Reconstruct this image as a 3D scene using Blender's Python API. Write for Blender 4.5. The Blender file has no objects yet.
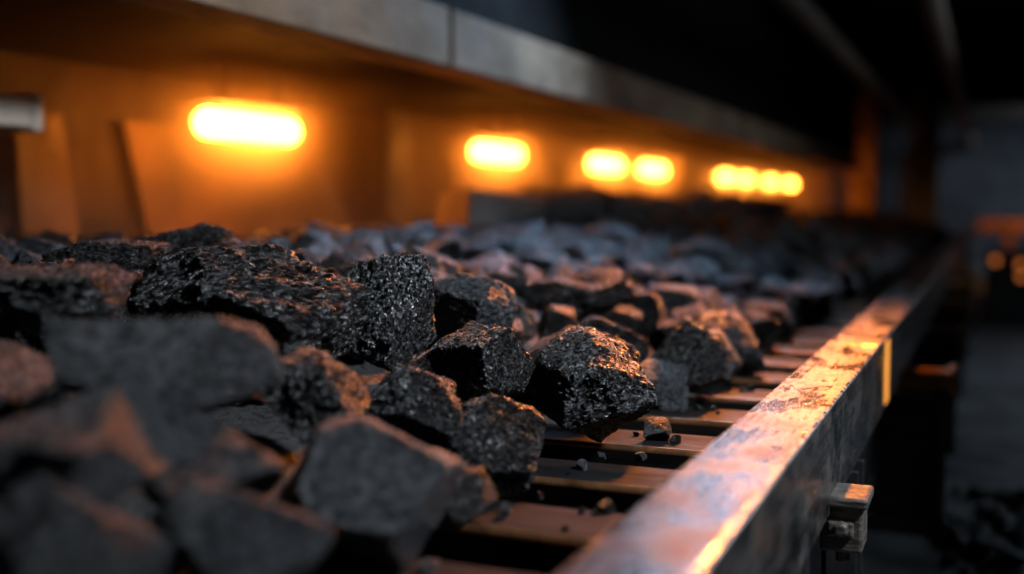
import bpy, bmesh, math, random
import numpy as np
from mathutils import Vector, Matrix, noise, Euler
H=1.1
sc=bpy.context.scene
sc.view_settings.view_transform='Standard'
sc.view_settings.look='None'
sc.view_settings.exposure=0
COL=sc.collection
def link(o,parent=None):
    COL.objects.link(o)
    if parent: o.parent=parent
    return o
def empty(name):
    e=bpy.data.objects.new(name,None); e.empty_display_size=.1
    return link(e)
# ---------- materials ----------
def newmat(name):
    m=bpy.data.materials.new(name); m.use_nodes=True
    nt=m.node_tree; b=nt.nodes['Principled BSDF']
    return m,nt,b
def N(nt,t,**k):
    n=nt.nodes.new(t)
    for a,v in k.items():
        if a in n.inputs: n.inputs[a].default_value=v
        else: setattr(n,a,v)
    return n
def ramp(nt,fac,stops):
    r=nt.nodes.new('ShaderNodeValToRGB'); nt.links.new(fac,r.inputs[0])
    els=r.color_ramp.elements
    while len(els)<len(stops): els.new(.5)
    for e,(p,c) in zip(els,stops):
        e.position=p; e.color=(c[0],c[1],c[2],1) if len(c)==3 else c
    return r
def g(v): return (v,v,v)
def surf(name,c1,c2,scale=4,rough=(.5,.8),metal=0,bump=.3,bdist=.01,stretch=(1,1,1),spec=.5,lo=.35,hi=.65,bscale=30):
    m,nt,b=newmat(name); L=nt.links
    tc=N(nt,'ShaderNodeTexCoord'); mp=N(nt,'ShaderNodeMapping'); mp.inputs['Scale'].default_value=stretch
    L.new(tc.outputs['Object'],mp.inputs[0])
    n=N(nt,'ShaderNodeTexNoise',Scale=scale,Detail=8.0,Roughness=.65); L.new(mp.outputs[0],n.inputs['Vector'])
    r=ramp(nt,n.outputs[0],[(lo,c1),(hi,c2)]); L.new(r.outputs[0],b.inputs['Base Color'])
    n2=N(nt,'ShaderNodeTexNoise',Scale=scale*3,Detail=6.0); L.new(mp.outputs[0],n2.inputs['Vector'])
    rr=ramp(nt,n2.outputs[0],[(.3,g(rough[0])),(.7,g(rough[1]))]); L.new(rr.outputs[0],b.inputs['Roughness'])
    b.inputs['Metallic'].default_value=metal; b.inputs['Specular IOR Level'].default_value=spec
    n3=N(nt,'ShaderNodeTexNoise',Scale=bscale,Detail=6.0); L.new(mp.outputs[0],n3.inputs['Vector'])
    bp=N(nt,'ShaderNodeBump',Strength=bump,Distance=bdist); L.new(n3.outputs[0],bp.inputs['Height']); L.new(bp.outputs[0],b.inputs['Normal'])
    return m
def railmat(name):
    m,nt,b=newmat(name); L=nt.links
    tc=N(nt,'ShaderNodeTexCoord'); mp=N(nt,'ShaderNodeMapping'); mp.inputs['Scale'].default_value=(1,.6,1)
    L.new(tc.outputs['Object'],mp.inputs[0])
    n=N(nt,'ShaderNodeTexNoise',Scale=10.0,Detail=12.0,Roughness=.72); L.new(mp.outputs[0],n.inputs['Vector'])
    ng=N(nt,'ShaderNodeTexNoise',Scale=150.0,Detail=4.0,Roughness=.7); L.new(tc.outputs['Object'],ng.inputs['Vector'])
    mx=N(nt,'ShaderNodeMath',operation='MULTIPLY_ADD'); L.new(ng.outputs[0],mx.inputs[0]); mx.inputs[1].default_value=.4; L.new(n.outputs[0],mx.inputs[2])
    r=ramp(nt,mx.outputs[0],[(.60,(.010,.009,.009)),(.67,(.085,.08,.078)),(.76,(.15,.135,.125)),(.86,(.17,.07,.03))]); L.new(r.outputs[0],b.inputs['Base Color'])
    mp2=N(nt,'ShaderNodeMapping'); mp2.inputs['Scale'].default_value=(60,1.2,60); L.new(tc.outputs['Object'],mp2.inputs[0])
    sc_=N(nt,'ShaderNodeTexNoise',Scale=2.5,Detail=4.0); L.new(mp2.outputs[0],sc_.inputs['Vector'])
    n2=N(nt,'ShaderNodeTexNoise',Scale=14.0,Detail=10.0,Roughness=.72); L.new(mp.outputs[0],n2.inputs['Vector'])
    ad=N(nt,'ShaderNodeMath',operation='ADD'); L.new(n2.outputs[0],ad.inputs[0])
    mu=N(nt,'ShaderNodeMath',operation='MULTIPLY'); L.new(sc_.outputs[0],mu.inputs[0]); mu.inputs[1].default_value=.3; L.new(mu.outputs[0],ad.inputs[1])
    rr=ramp(nt,ad.outputs[0],[(.56,g(.15)),(.76,g(.52))]); L.new(rr.outputs[0],b.inputs['Roughness'])
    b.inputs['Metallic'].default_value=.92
    a2=N(nt,'ShaderNodeMath',operation='ADD'); L.new(ng.outputs[0],a2.inputs[0]); L.new(mu.outputs[0],a2.inputs[1])
    bp=N(nt,'ShaderNodeBump',Strength=.35,Distance=.002); L.new(a2.outputs[0],bp.inputs['Height']); L.new(bp.outputs[0],b.inputs['Normal'])
    return m
def coalmat(name,grain,base,rough,bumpamt,glit,spec=1.0,bdist=.006,ml=.15,slo=.44,shi=.60):
    m,nt,b=newmat(name); L=nt.links
    tc=N(nt,'ShaderNodeTexCoord')
    n=N(nt,'ShaderNodeTexNoise',Scale=2.2,Detail=6.0); L.new(tc.outputs['Object'],n.inputs['Vector'])
    r=ramp(nt,n.outputs[0],[(.4,base),(.75,(base[0]*3,base[1]*2.5,base[2]*2.2))]); L.new(r.outputs[0],b.inputs['Base Color'])
    nr=N(nt,'ShaderNodeTexNoise',Scale=12.0,Detail=8.0,Roughness=.75); L.new(tc.outputs['Object'],nr.inputs['Vector'])
    rr=ramp(nt,nr.outputs[0],[(.35,g(rough[0])),(.65,g(rough[1]))]); L.new(rr.outputs[0],b.inputs['Roughness'])
    nw=N(nt,'ShaderNodeTexNoise',Scale=grain*.5,Detail=4.0); L.new(tc.outputs['Object'],nw.inputs['Vector'])
    wv=N(nt,'ShaderNodeVectorMath',operation='SCALE'); L.new(nw.outputs['Color'],wv.inputs[0]); wv.inputs['Scale'].default_value=1.6/grain
    wa=N(nt,'ShaderNodeVectorMath',operation='ADD'); L.new(wv.outputs[0],wa.inputs[0]); L.new(tc.outputs['Object'],wa.inputs[1])
    v=N(nt,'ShaderNodeTexVoronoi',Scale=grain); v.feature='F1'; L.new(wa.outputs[0],v.inputs['Vector'])
    nf=N(nt,'ShaderNodeTexNoise',Scale=grain*.35,Detail=12.0,Roughness=.8); L.new(tc.outputs['Object'],nf.inputs['Vector'])
    ns=N(nt,'ShaderNodeTexNoise',Scale=grain*.75,Detail=5.0,Roughness=.65); L.new(wa.outputs[0],ns.inputs['Vector'])
    sr=ramp(nt,ns.outputs[0],[(slo,g(.06)),(shi,g(spec))]); L.new(sr.outputs[0],b.inputs['Specular IOR Level'])
    nm=N(nt,'ShaderNodeTexNoise',Scale=1.7,Detail=5.0); L.new(tc.outputs['Object'],nm.inputs['Vector'])
    mk=ramp(nt,nm.outputs[0],[(.38,g(ml)),(.52,g(1))])
    mul=N(nt,'ShaderNodeMath',operation='MULTIPLY'); L.new(v.outputs['Distance'],mul.inputs[0]); L.new(mk.outputs[0],mul.inputs[1])
    nf2=N(nt,'ShaderNodeMath',operation='MULTIPLY'); L.new(nf.outputs[0],nf2.inputs[0]); nf2.inputs[1].default_value=1.6
    add=N(nt,'ShaderNodeMath',operation='SUBTRACT'); L.new(nf2.outputs[0],add.inputs[0]); L.new(mul.outputs[0],add.inputs[1])
    bp=N(nt,'ShaderNodeBump',Strength=bumpamt,Distance=bdist); L.new(add.outputs[0],bp.inputs['Height'])
    sub=N(nt,'ShaderNodeVectorMath',operation='SUBTRACT'); L.new(v.outputs['Color'],sub.inputs[0]); sub.inputs[1].default_value=(.5,.5,.5)
    gl=N(nt,'ShaderNodeMath',operation='MULTIPLY'); L.new(mk.outputs[0],gl.inputs[0]); gl.inputs[1].default_value=glit
    scv=N(nt,'ShaderNodeVectorMath',operation='SCALE'); L.new(sub.outputs[0],scv.inputs[0]); L.new(gl.outputs[0],scv.inputs['Scale'])
    av=N(nt,'ShaderNodeVectorMath',operation='ADD'); L.new(bp.outputs[0],av.inputs[0]); L.new(scv.outputs[0],av.inputs[1])
    nn=N(nt,'ShaderNodeVectorMath',operation='NORMALIZE'); L.new(av.outputs[0],nn.inputs[0]); L.new(nn.outputs[0],b.inputs['Normal'])
    return m
M_coal=coalmat('coal_glossy',20,(.003,.0028,.003),(.20,.38),1.0,1.15,1.0,.007,.30,.45,.57)
M_coal2=coalmat('coal_slaty',13,(.0055,.0066,.0086),(.30,.50),.8,.6,1.0,.006,.25,.40,.60)
M_bed=surf('coal_fines',(.003,.003,.0035),(.010,.009,.008),20,(.5,.9),0,.8,.01,bscale=90)
M_rail=railmat('rail_steel')
M_edge=surf('worn_steel_edge',(.30,.26,.23),(.60,.52,.46),14,(.18,.36),.97,.15,.002)
M_slat=surf('slat_steel',(.004,.0038,.004),(.02,.010,.006),9,(.5,.75),.1,.4,.004,(.4,1,1),lo=.5,hi=.8,bscale=50,spec=.12)
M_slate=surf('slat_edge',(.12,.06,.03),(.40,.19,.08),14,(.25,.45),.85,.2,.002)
M_dark=surf('dark_steel',(.006,.007,.009),(.02,.018,.016),5,(.4,.7),.4,.3,.005)
M_rust=surf('rusty_pipe',(.12,.055,.025),(.38,.16,.05),8,(.35,.6),.4,.3,.004)
M_pan=surf('pan_dust',(.012,.011,.010),(.045,.038,.032),25,(.7,.95),0,.8,.008,bscale=120)
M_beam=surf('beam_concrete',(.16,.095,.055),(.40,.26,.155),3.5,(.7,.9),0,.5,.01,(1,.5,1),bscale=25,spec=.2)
M_soot=surf('sooty_ceiling',(.004,.003,.0025),(.011,.008,.006),2,(.8,.95),0,.4,.02,spec=.08)
M_wall=surf('sooty_wall',(.006,.003,.002),(.030,.014,.007),2.2,(.6,.9),0,.5,.02,(1,1,.6))
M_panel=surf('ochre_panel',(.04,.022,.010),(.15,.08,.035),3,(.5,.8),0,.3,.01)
M_floor=surf('floor_concrete',(.05,.055,.06),(.14,.145,.15),1.6,(.3,.65),0,.3,.01)
M_pipe=surf('pipe_paint',(.12,.085,.06),(.24,.17,.12),3,(.4,.7),.2,.2,.01)
M_block=surf('block_sooty',(.02,.018,.016),(.07,.058,.048),5,(.5,.8),0,.5,.01)
M_end=surf('end_wall',(.025,.028,.032),(.055,.059,.065),1.2,(.7,.9),0,.2,.01)
M_gray=surf('galvanised',(.6,.48,.36),(.8,.66,.52),5,(.4,.6),.0,.2,.005)
M_clamp=surf('worn_clamp',(.03,.028,.028),(.13,.11,.09),30,(.4,.7),.5,.6,.003,(1,1,4))
def emis(name,c,s):
    m,nt,b=newmat(name); b.inputs['Base Color'].default_value=(*c,1)
    b.inputs['Emission Color'].default_value=(*c,1); b.inputs['Emission Strength'].default_value=s; return m
M_lamp=emis('sodium_lamp',(1,.255,.025),58)
M_ind=emis('indicator',(1,.26,.05),.6)
M_yel=emis('amber_glint_glow',(1,.36,.05),.8)  # emission imitating an orange reflection on the rail face
# ---------- mesh helpers ----------
def meshobj(name,bm,mat,parent=None,bevel=0,smooth=False,segs=2,edgemat=None):
    me=bpy.data.meshes.new(name); bm.normal_update(); bm.to_mesh(me); bm.free()
    me.materials.append(mat)
    if edgemat: me.materials.append(edgemat)
    if smooth: me.polygons.foreach_set('use_smooth',[True]*len(me.polygons))
    o=bpy.data.objects.new(name,me); link(o,parent)
    if bevel:
        md=o.modifiers.new('b','BEVEL'); md.width=bevel; md.segments=segs; md.limit_method='ANGLE'
        if edgemat: md.material=1
    return o
def addbox(bm,x0,x1,y0,y1,z0,z1,rot=None):
    c=Vector(((x0+x1)/2,(y0+y1)/2,(z0+z1)/2))
    r=bmesh.ops.create_cube(bm,size=1)
    for v in r['verts']:
        p=Vector((v.co.x*(x1-x0),v.co.y*(y1-y0),v.co.z*(z1-z0)))
        if rot: p=Euler(rot).to_matrix()@p
        v.co=p+c
    return r['verts']
def box(name,x0,x1,y0,y1,z0,z1,mat,parent=None,bevel=0,rot=None):
    bm=bmesh.new(); addbox(bm,x0,x1,y0,y1,z0+H,z1+H,rot); return meshobj(name,bm,mat,parent,bevel)
def addcyl(bm,p0,p1,r,seg=20):
    p0=Vector(p0);p1=Vector(p1);d=p1-p0
    rr=bmesh.ops.create_cone(bm,cap_ends=True,segments=seg,radius1=r,radius2=r,depth=d.length)
    q=Vector((0,0,1)).rotation_difference(d.normalized()).to_matrix()
    for v in rr['verts']: v.co=q@v.co+(p0+p1)/2
def pathpipe(name,pts,r,mat,parent=None):
    cu=bpy.data.curves.new(name,'CURVE'); cu.dimensions='3D'; cu.bevel_depth=r; cu.bevel_resolution=5; cu.use_fill_caps=True
    s=cu.splines.new('POLY'); s.points.add(len(pts)-1)
    for p,q in zip(s.points,pts): p.co=(q[0],q[1],q[2]+H,1)
    cu.materials.append(mat)
    return link(bpy.data.objects.new(name,cu),parent)
# ---------- room shell ----------
box('floor',-3.4,3.2,-2,24,-1.2,-1.1,M_floor)
box('wall_left',-3.3,-3.1,-2,24,-1.1,1.7,M_wall)
box('wall_right',3.0,3.2,-2,24,-1.1,1.7,M_end)
box('wall_end',-3.4,3.2,23.8,24,-1.1,1.7,M_end)
box('wall_back',-3.4,3.2,-2.2,-2,-1.1,1.7,M_end)
box('ceiling',-3.4,3.2,-2,24,1.7,1.8,M_soot)
box('trim_soffit',-3.1,-1.75,-2,16,.52,.62,M_soot)
pl=empty('wall_pilasters')
for y in [2.3,5.3,7.4,9.6,12.0,14.4,17]:
    box('pilaster',-3.1,-2.94,y,y+.28,-1.1,.52,M_wall,pl,.01)
box('rail_band',-3.1,-3.07,-2,20,-.12,-.04,M_dark,pl)
bm=bmesh.new()
ys=[-2,3.32,8.0,12.2,15.9]
for a,b_ in zip(ys,ys[1:]):
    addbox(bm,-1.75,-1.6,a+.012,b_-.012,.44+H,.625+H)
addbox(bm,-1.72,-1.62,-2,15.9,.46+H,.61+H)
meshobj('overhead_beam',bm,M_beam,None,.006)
box('girder_web',-1.74,-1.66,-2,15.9,.63,1.7,M_soot)
pathpipe('ceiling_pipe',[(-.95,-2,1.03),(-.95,18.5,1.03),(-1.0,19.2,.95),(-1.3,19.6,.6),(-1.3,19.6,-1.1)],.065,M_pipe)
pathpipe('ceiling_pipe',[(-.34,-2,1.15),(-.34,23.8,1.15)],.07,M_pipe)
cr=empty('ceiling_joists')
for y in range(0,23,3):
    box('joist',-1.6,3.0,y,y+.16,1.45,1.7,M_soot,cr)
box('steel_column',-1.86,-1.5,16.75,17.05,-1.1,1.7,M_beam,None,.02)
box('steel_column',-1.12,-.72,17.8,18.1,-1.1,1.7,M_end,None,.02)
# ---------- wall lamps ----------
def lamp(y,L=.60,x=-2.6,z=.295):
    e=empty('tube_lamp'); e.location=(x,y,z+H)
    bm=bmesh.new(); bmesh.ops.create_uvsphere(bm,u_segments=24,v_segments=16,radius=.055)
    for v in bm.verts:
        v.co=Vector((v.co.x,v.co.z,v.co.y)); v.co.y+= (L/2-.055) if v.co.y>1e-5 else (-(L/2-.055) if v.co.y<-1e-5 else 0)
    meshobj('tube',bm,M_lamp,e,smooth=True)
    bm=bmesh.new()
    addbox(bm,-.15,.11,-L/2+.0,L/2-.0,.070,.080)  # added plate that blocks upward lamp light so the soffit stays dark
    addbox(bm,-.02,.02,-.2,-.16,.08,.226); addbox(bm,-.02,.02,.16,.2,.08,.226)
    addbox(bm,-.012,.012,-.2,-.19,.04,.08); addbox(bm,-.012,.012,.19,.2,.04,.08)
    meshobj('soffit_light_shield',bm,M_dark,e,.002)
    return e
for y in [3.63,6.0,8.0,9.25]: lamp(y)
for y in [12.1,13.15,14.75,16.3]: lamp(y,.44)
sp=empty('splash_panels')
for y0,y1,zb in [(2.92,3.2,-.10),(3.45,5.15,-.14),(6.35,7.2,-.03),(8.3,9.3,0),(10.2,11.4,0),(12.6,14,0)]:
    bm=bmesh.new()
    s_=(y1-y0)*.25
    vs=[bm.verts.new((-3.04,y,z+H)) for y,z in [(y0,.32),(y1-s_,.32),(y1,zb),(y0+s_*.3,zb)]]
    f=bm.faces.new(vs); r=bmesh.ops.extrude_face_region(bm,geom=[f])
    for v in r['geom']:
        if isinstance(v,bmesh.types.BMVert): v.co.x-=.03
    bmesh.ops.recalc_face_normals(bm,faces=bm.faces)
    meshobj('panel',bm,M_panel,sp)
bm=bmesh.new()
addbox(bm,-2.6,-2.36,-1.9,2.36,.205+H,.29+H); addbox(bm,-2.61,-2.35,2.32,2.36,.195+H,.30+H)
addbox(bm,-2.5,-2.46,1.8,1.84,.28+H,.52+H)
meshobj('cable_duct',bm,M_gray,None,.01)
# ---------- conveyor ----------
YE=16.6
conv=empty('conveyor_frame')
SL=-.39
bm=bmesh.new(); y=.217-.54
while y<YE:
    prof=[(-.07,-.06),(-.07,-.006),(-.064,0),(.045,.002),(.062,-.006),(.066,-.06)]
    fr=[bm.verts.new((-.312,y+.07+a,SL+H+b)) for a,b in prof]; bk=[bm.verts.new((-2.35,y+.07+a,SL+H+b)) for a,b in prof]
    bm.faces.new(fr); bm.faces.new(bk[::-1])
    for i in range(len(prof)):
        j=(i+1)%len(prof); f=bm.faces.new((fr[i],bk[i],bk[j],fr[j]))
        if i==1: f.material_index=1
    y+=.26
bmesh.ops.recalc_face_normals(bm,faces=bm.faces)
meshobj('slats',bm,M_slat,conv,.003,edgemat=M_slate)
box('pan',-2.4,-.325,-1,YE,-.50,-.47,M_pan,conv)
box('far_rail',-2.42,-2.35,-1,YE,-.6,-.12,M_dark,conv,.005)
ys=[-1.6,.12,2.52,4.92,7.32,9.72,12.12,14.52,YE]
for a,b_ in zip(ys,ys[1:]):
    bm=bmesh.new(); X0,X1,T,B,t=-.319,-.2097,-.30,-.467,.011
    prof=[(X0,T),(X1,T),(X1,B),(X1-.075,B),(X1-.075,B+t),(X1-t,B+t),(X1-t,T-t),(X0+t,T-t),(X0+t,T-.12),(X0,T-.12)]
    A=[bm.verts.new((x,a+.006,z+H)) for x,z in prof]; Bv=[bm.verts.new((x,b_-.006,z+H)) for x,z in prof]
    bm.faces.new(A); bm.faces.new(Bv[::-1])
    for i in range(len(prof)):
        j=(i+1)%len(prof); bm.faces.new((A[i],Bv[i],Bv[j],A[j]))
    bmesh.ops.recalc_face_normals(bm,faces=bm.faces)
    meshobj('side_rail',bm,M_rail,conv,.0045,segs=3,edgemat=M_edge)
bm=bmesh.new()
for yj in ys[1:-1]:
    addbox(bm,-.315,-.222,yj-.05,yj+.05,-.32+H,-.3125+H)
meshobj('joint_plates',bm,M_dark,conv)
box('amber_glint_strip',-.2105,-.2070,2.70,2.78,-.455,-.312,M_yel,conv,.001)  # glowing strip standing in for a reflection, not a lamp
box('lower_beam',-.40,-.28,-1,YE,-.75,-.55,M_dark,conv,.01)
box('skirt_plate',-.42,-.40,-1,YE,-1.05,-.47,M_dark,conv)
for y in [-.5,2.05,4.4,6.8,9.2,11.6,14]:
    bm=bmesh.new()
    addbox(bm,-.31,-.20,y,y+.012,-1.1+H,-.468+H); addbox(bm,-.31,-.20,y+.1,y+.112,-1.1+H,-.468+H); addbox(bm,-.262,-.25,y,y+.11,-1.1+H,-.468+H)
    addbox(bm,-.36,-.16,y-.05,y+.16,-1.1+H,-1.085+H)
    meshobj('leg',bm,M_dark,conv,.002)
for y in [3.55,4.75,6.2,7.7,9.3]:
    bm=bmesh.new()
    addcyl(bm,(-.40,y,-.515+H),(-.085,y,-.515+H),.036)
    addcyl(bm,(-.095,y,-.515+H),(-.075,y,-.515+H),.05)
    meshobj('outrigger_pipe',bm,M_rust,conv,.003)
    bm=bmesh.new(); addbox(bm,-.14,-.10,y-.03,y+.03,-.95+H,-.54+H); addbox(bm,-.4,-.10,y-.03,y+.03,-.98+H,-.93+H)
    addbox(bm,-.3,-.12,y-.02,y+.02,-.72+H,-.68+H)
    addbox(bm,-.3,-.14,y-.01,y+.01,-.93+H,-.56+H)
    meshobj('outrigger_bracket',bm,M_dark,conv,.004)
bm=bmesh.new()
addbox(bm,-.225,-.163,1.75,1.83,-.525+H,-.445+H); addbox(bm,-.235,-.155,1.74,1.84,-.455+H,-.438+H)
addbox(bm,-.215,-.175,1.742,1.755,-.50+H,-.475+H)
addcyl(bm,(-.192,1.725,-.485+H),(-.192,1.75,-.485+H),.012,6); addcyl(bm,(-.195,1.79,-.55+H),(-.195,1.79,-.52+H),.012,8)
meshobj('rail_clamp',bm,M_clamp,conv,.006)
bm=bmesh.new(); addbox(bm,-.15,1.4,YE+.02,YE+.2,-.36+H,-.2+H); addbox(bm,.2,.32,YE+.04,YE+.18,-1.1+H,-.36+H); addbox(bm,1.2,1.32,YE+.04,YE+.18,-1.1+H,-.36+H)
meshobj('crossbeam_barrier',bm,M_rust,None,.01)
cab=empty('control_cabinet')
box('body',-.02,.75,11.2,11.6,-1.1,-.42,M_dark,cab,.01); box('door',.02,.71,11.185,11.2,-1.05,-.46,M_dark,cab,.004)
for x,z in [(.06,-.5),(.27,-.53),(.28,-.64)]:
    bm=bmesh.new(); addcyl(bm,(x,11.15,z+H),(x,11.19,z+H),.032); meshobj('indicator',bm,M_ind,cab,.004)
# ---------- coal ----------
def rock(seed,sub,mat,k=26,grit=.012,npl=13,ridge=.05,warp=.09):
    rnd=random.Random(seed)
    bm=bmesh.new(); bmesh.ops.create_icosphere(bm,subdivisions=sub,radius=1)
    D=np.array([v.co[:] for v in bm.verts]); D/=np.linalg.norm(D,axis=1)[:,None]
    pl=[]
    for i in range(npl):
        best=None
        for _ in range(12):
            v=Vector((rnd.gauss(0,1),rnd.gauss(0,1),rnd.gauss(0,1))).normalized()
            s=min([ (v-q).length for q,_d in pl] or [9])
            if best is None or s>best[0]: best=(s,v)
        pl.append((best[1],rnd.uniform(.66,.98)))
    A=np.array([p[0][:] for p in pl]); d=np.array([p[1] for p in pl])
    dot=D@A.T; rr=np.where(dot>.05,d/np.maximum(dot,.05),50); rr=np.minimum(rr,6)
    m=rr.min(1); R=m-np.log(np.exp(-k*(rr-m[:,None])).sum(1))/k
    R=np.minimum(R,1.35)
    off=Vector((seed*3.7,seed*1.3,-seed*2.1))
    for i,v in enumerate(bm.verts):
        p=Vector(D[i])*R[i]
        n1=noise.noise(p*1.8+off); n2=1-abs(noise.noise(p*3.6+off))*2; n3=noise.noise(p*8+off)
        st=noise.noise(Vector((p.x*2,p.y*2,p.z*9))+off)
        q=R[i]+warp*n1+ridge*(n2-.6)+.035*n3*(warp/.09)+.02*st
        if grit:
            a=max(0,min(1,(noise.noise(p*1.4-off)+.25)*3))
            q+=grit*(.35+a)*(noise.noise(p*17+off)+.9*abs(noise.noise(p*26+off))+.5*noise.noise(p*48+off))
        v.co=Vector(D[i])*q
    me=bpy.data.meshes.new('coal_lump'); bm.to_mesh(me); bm.free()
    me.polygons.foreach_set('use_smooth',[True]*len(me.polygons))
    c=np.empty(len(me.vertices)*3); me.vertices.foreach_get('co',c); c=c.reshape(-1,3)
    mid=(c.max(0)+c.min(0))/2; c=(c-mid)/((c.max(0)-c.min(0))/2); me.vertices.foreach_set('co',c.ravel()); me.update()
    me.materials.append(mat); return me
pile=empty('coal_pile')
def place(me,x,y,z,sx,sy,sz,rot,par=pile):
    o=bpy.data.objects.new('lump',me); o.location=(x,y,z+H); o.scale=(sx,sy,sz); o.rotation_euler=rot; link(o,par); return o
TH=math.radians(22.7)
heroes=[ # x,y,z,w,h,seed,mat,roll, depthfactor
(-.600,1.741,-.293,.215,.19,11,0,-.12,.9),
(-1.045,1.448,-.182,.38,.25,12,0,.12,.7),
(-.902,1.62,-.168,.175,.195,43,0,.1,.9),
(-.732,1.631,-.257,.165,.145,14,0,0,1),
(-.640,1.42,-.337,.175,.155,45,0,.2,1),
(-.750,1.406,-.28,.165,.12,16,0,0,1),
(-.765,.919,-.165,.225,.125,71,1,.10,.7),
(-.604,1.028,-.31,.225,.175,17,1,-.12,.8),
(-.701,.883,-.251,.17,.10,73,1,.1,.9),
(-.6,.813,-.30,.16,.12,74,1,.15,.9),
(-1.128,1.15,-.125,.21,.10,21,0,0,.9),
(-1.43,1.567,-.11,.20,.10,22,0,0,.9),
(-1.43,1.785,-.09,.20,.12,23,0,.1,.9),
(-.551,2.247,-.30,.18,.15,24,0,-.2,.9),
(-.88,1.9,-.193,.17,.14,25,1,.3,.9),
(-.838,2.46,-.205,.21,.12,46,0,-.1,.9),
(-.50,1.82,-.375,.05,.045,27,0,0,1),
(-.747,.758,-.22,.17,.13,75,1,0,1),
(-.67,.676,-.28,.17,.13,76,1,0,1),
(-.60,1.25,-.36,.11,.08,30,0,0,1),
(-.80,1.25,-.24,.14,.12,31,0,0,1),
(-.9,1.15,-.2,.14,.12,32,0,0,1),
(-.66,2.0,-.30,.13,.13,33,0,.3,1),
]
for (x,y,z,w,h,sd,mt,roll,df) in heroes:
    if mt==0: me=rock(sd,6 if w>.12 else 5,M_coal,k=40,grit=.034,npl=10,ridge=.045,warp=.07)
    else: me=rock(sd,6 if w>.15 else 5,M_coal2,k=75,grit=.008,npl=8,ridge=.015,warp=.04)
    place(me,x,y,z,w/2,w/2*df,h/2,(0,roll,TH))
var=[rock(100+i,5 if i<8 else 4,M_coal if i%3 else M_coal2,k=45,grit=.018,npl=9+i%3,warp=.05) for i in range(14)]
PX=[-2.4,-1.9,-1.5,-1.2,-.9,-.7,-.55,-.48]; PZ=[-.15,-.12,-.12,-.165,-.235,-.31,-.39,-.42]
def S(x,y):
    return float(np.interp(x,PX,PZ))+.025*noise.noise(Vector((x*2.2,y*2.2,3)))
rnd=random.Random(5)
y=.3
while y<YE-.2:
    sp_=.125+.004*y*2
    x=-2.3
    while x<-.56:
        xx=x+rnd.uniform(-.05,.05); yy=y+rnd.uniform(-.05,.05)
        s=rnd.choice([.05,.06,.07,.08,.095])*(1+.02*y)
        ok=True
        for hh in heroes:
            if math.hypot(xx-hh[0],yy-hh[1])<hh[3]*.42+s*.55: ok=False;break
        if ok and xx<-.55:
            z=S(xx,yy)-s*.25
            z=max(z,SL+s*.45)
            place(var[rnd.randrange(14)],xx,yy,z,s*rnd.uniform(.85,1.3),s*rnd.uniform(.8,1.1),s*rnd.uniform(.65,.95),(rnd.uniform(-.5,.5),rnd.uniform(-.5,.5),rnd.uniform(0,6.28)))
        x+=sp_
    y+=sp_
y=2.45
while y<YE-.3:
    s=rnd.uniform(.05,.09); place(var[rnd.randrange(14)],-.60+rnd.uniform(-.03,.06),y,SL+s*.75,s*1.1,s,s*.9,(rnd.uniform(-.4,.4),rnd.uniform(-.4,.4),rnd.uniform(0,6)))
    y+=s*rnd.uniform(1.5,2.3)
for i in range(260):
    yy=rnd.uniform(.7,9); xx=-.55+abs(rnd.gauss(0,.05))-.01; s=rnd.uniform(.003,.012)
    xx=min(xx,-.36)
    ph=((yy-.217)%.26)
    z=SL if ph<.14 else -.47
    place(var[8+rnd.randrange(6)],xx,yy,z+s*.6,s*1.1,s,s*.8,(rnd.random()*3,rnd.random(),rnd.random()*6))
bm=bmesh.new(); xs=[i*.06-2.34 for i in range(32)]; yy_=[j*.1-.9 for j in range(174)]
grid=[[bm.verts.new((x,y,H+max(float(np.interp(x,PX,PZ))-.09+.02*noise.noise(Vector((x*7,y*7,0))),-.47))) for x in xs] for y in yy_]
for j in range(len(yy_)-1):
    for i in range(len(xs)-1): bm.faces.new((grid[j][i],grid[j][i+1],grid[j+1][i+1],grid[j+1][i]))
meshobj('fines_bed',bm,M_bed,pile,smooth=True)
slb=empty('skirt_blocks')
yy=4.15
for i in range(9):
    L=[.8,.85,.8,.7,.9,.8,.9,.8,.9][i]; t=rnd.uniform(.16,.24)
    bm=bmesh.new(); addbox(bm,-.11,.11,-L/2,L/2,-.16,.16)
    for v in bm.verts:
        if v.co.z>0: v.co.y+=t*.35; v.co.x*=.7
        v.co+=Vector((rnd.uniform(-.015,.015),rnd.uniform(-.04,.04),rnd.uniform(-.02,.02)))
    o=meshobj('block',bm,M_pipe if i==0 else M_block,slb,.012); o.location=(-2.02,yy+L/2,-.08+H+(.0 if i else -.02)); o.rotation_euler=(rnd.uniform(-.08,.08),.12,0)
    yy+=L+.06
sp2=empty('spilled_coal')
for i in range(230):
    xx=rnd.uniform(-.12,.6); yq=rnd.uniform(2.5,4.6); s=rnd.uniform(.02,.055)
    place(var[rnd.randrange(14)],xx,yq,-1.1+s*.5,s,s*.9,s*.75,(rnd.random(),rnd.random(),rnd.random()*6),sp2)
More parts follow.
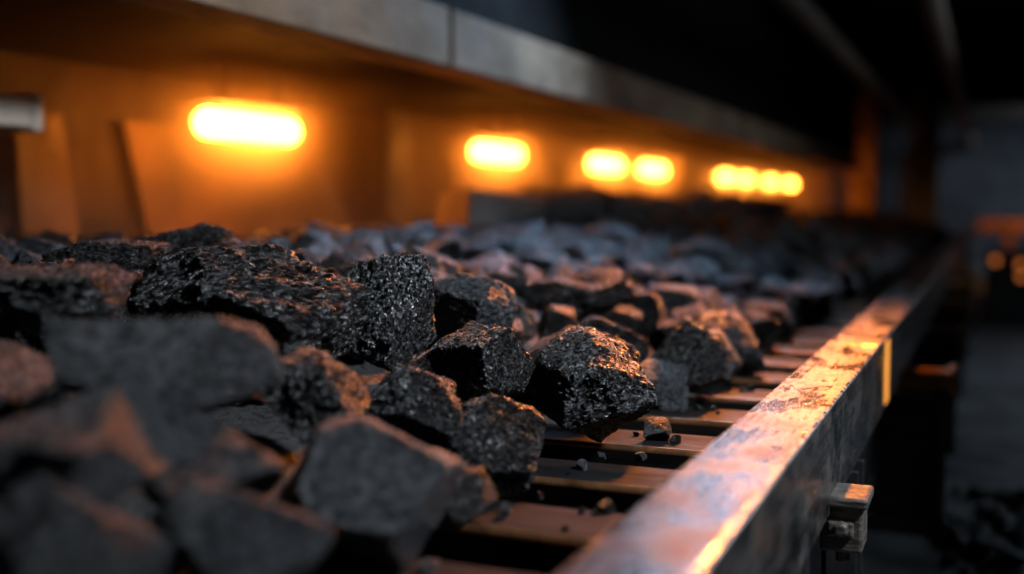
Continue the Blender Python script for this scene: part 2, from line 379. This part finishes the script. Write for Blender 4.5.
# ---------- haze ----------
def volmat(name,dens,col,an,radial=False):
    m=bpy.data.materials.new(name); m.use_nodes=True; nt=m.node_tree; nt.nodes.clear()
    vo=nt.nodes.new('ShaderNodeVolumeScatter'); vo.inputs['Color'].default_value=(*col,1); vo.inputs['Density'].default_value=dens; vo.inputs['Anisotropy'].default_value=an
    if radial:
        tc=N(nt,'ShaderNodeTexCoord'); ln=N(nt,'ShaderNodeVectorMath',operation='LENGTH'); nt.links.new(tc.outputs['Object'],ln.inputs[0])
        s1=N(nt,'ShaderNodeMath',operation='SUBTRACT'); s1.use_clamp=True; s1.inputs[0].default_value=1; nt.links.new(ln.outputs['Value'],s1.inputs[1])
        p=N(nt,'ShaderNodeMath',operation='POWER'); nt.links.new(s1.outputs[0],p.inputs[0]); p.inputs[1].default_value=2
        mm=N(nt,'ShaderNodeMath',operation='MULTIPLY'); nt.links.new(p.outputs[0],mm.inputs[0]); mm.inputs[1].default_value=dens
        nt.links.new(mm.outputs[0],vo.inputs['Density'])
    out=nt.nodes.new('ShaderNodeOutputMaterial'); nt.links.new(vo.outputs[0],out.inputs['Volume']); return m
bm=bmesh.new(); addbox(bm,-2.93,-1.78,.5,15.9,-.11+H,.42+H)
meshobj('dust_haze',bm,volmat('haze',.13,(1,.7,.45),.78))
M_pl=volmat('bloom_volume',3.8,(1,.75,.5),.5,True)  # dense volume imitating the bloom around each lamp
lh=empty('lamp_bloom')
for y in [3.63,6.0,8.0,9.25,12.1,13.15,14.75]:
    bm=bmesh.new(); bmesh.ops.create_uvsphere(bm,u_segments=32,v_segments=16,radius=1)
    o=meshobj('bloom_puff',bm,M_pl,lh,smooth=True); o.location=(-2.6,y,.27+H); o.scale=(.33,.75,.36)  # ellipsoid shaped as the glow halo of one lamp
# ---------- lights ----------
def area(name,loc,target,sx,sy,power,col,spread=180):
    l=bpy.data.lights.new(name,'AREA'); l.shape='RECTANGLE'; l.size=sx; l.size_y=sy; l.energy=power; l.color=col; l.spread=math.radians(spread)
    o=bpy.data.objects.new(name,l); o.location=(loc[0],loc[1],loc[2]+H); link(o)
    o.rotation_euler=(Vector(target)-Vector(loc)).to_track_quat('-Z','Y').to_euler(); return o
area('work_light',(1.0,1.5,1.1),(-.65,1.6,-.3),.28,.18,27,(.80,.89,1),84)
area('coal_cool_rim_fill',(-1.05,4.6,1.4),(-1.3,3.3,-.3),.3,1.4,30,(.42,.66,1),88)  # added off-frame light for cool rim highlights on the coal
area('rail_warm_fill',(-.42,4.9,1.4),(-.25,2.0,-.3),.14,.5,24,(1,.25,.028),48)  # added off-frame light that gives the rail top its orange glow
area('crossbeam_warm_fill',(.9,15.5,1.3),(.5,16.6,-.3),.4,.4,10,(1,.42,.14),80)  # added unseen light to warm the crossbeam and rail end
area('walkway_light',(1.6,8,1.5),(.6,7,-1.1),.6,2.5,50,(.68,.83,1))
area('end_wall_fill',(1.2,20,1.5),(.6,23.8,-.2),1.5,.6,70,(.68,.82,1))  # added unseen light that brightens the end wall
w=bpy.data.worlds.new('World'); sc.world=w; w.use_nodes=True
w.node_tree.nodes['Background'].inputs[0].default_value=(.02,.025,.035,1); w.node_tree.nodes['Background'].inputs[1].default_value=.5
# ---------- camera ----------
cd=bpy.data.cameras.new('camera'); cam=bpy.data.objects.new('camera',cd); link(cam)
cd.sensor_width=36; cd.lens=40; cd.clip_start=.02
cam.location=(0,0,H); cam.rotation_euler=(math.radians(90-4.12),0,math.radians(22.73))
cd.dof.use_dof=True; cd.dof.focus_distance=1.80; cd.dof.aperture_fstop=1.15
sc.camera=cam
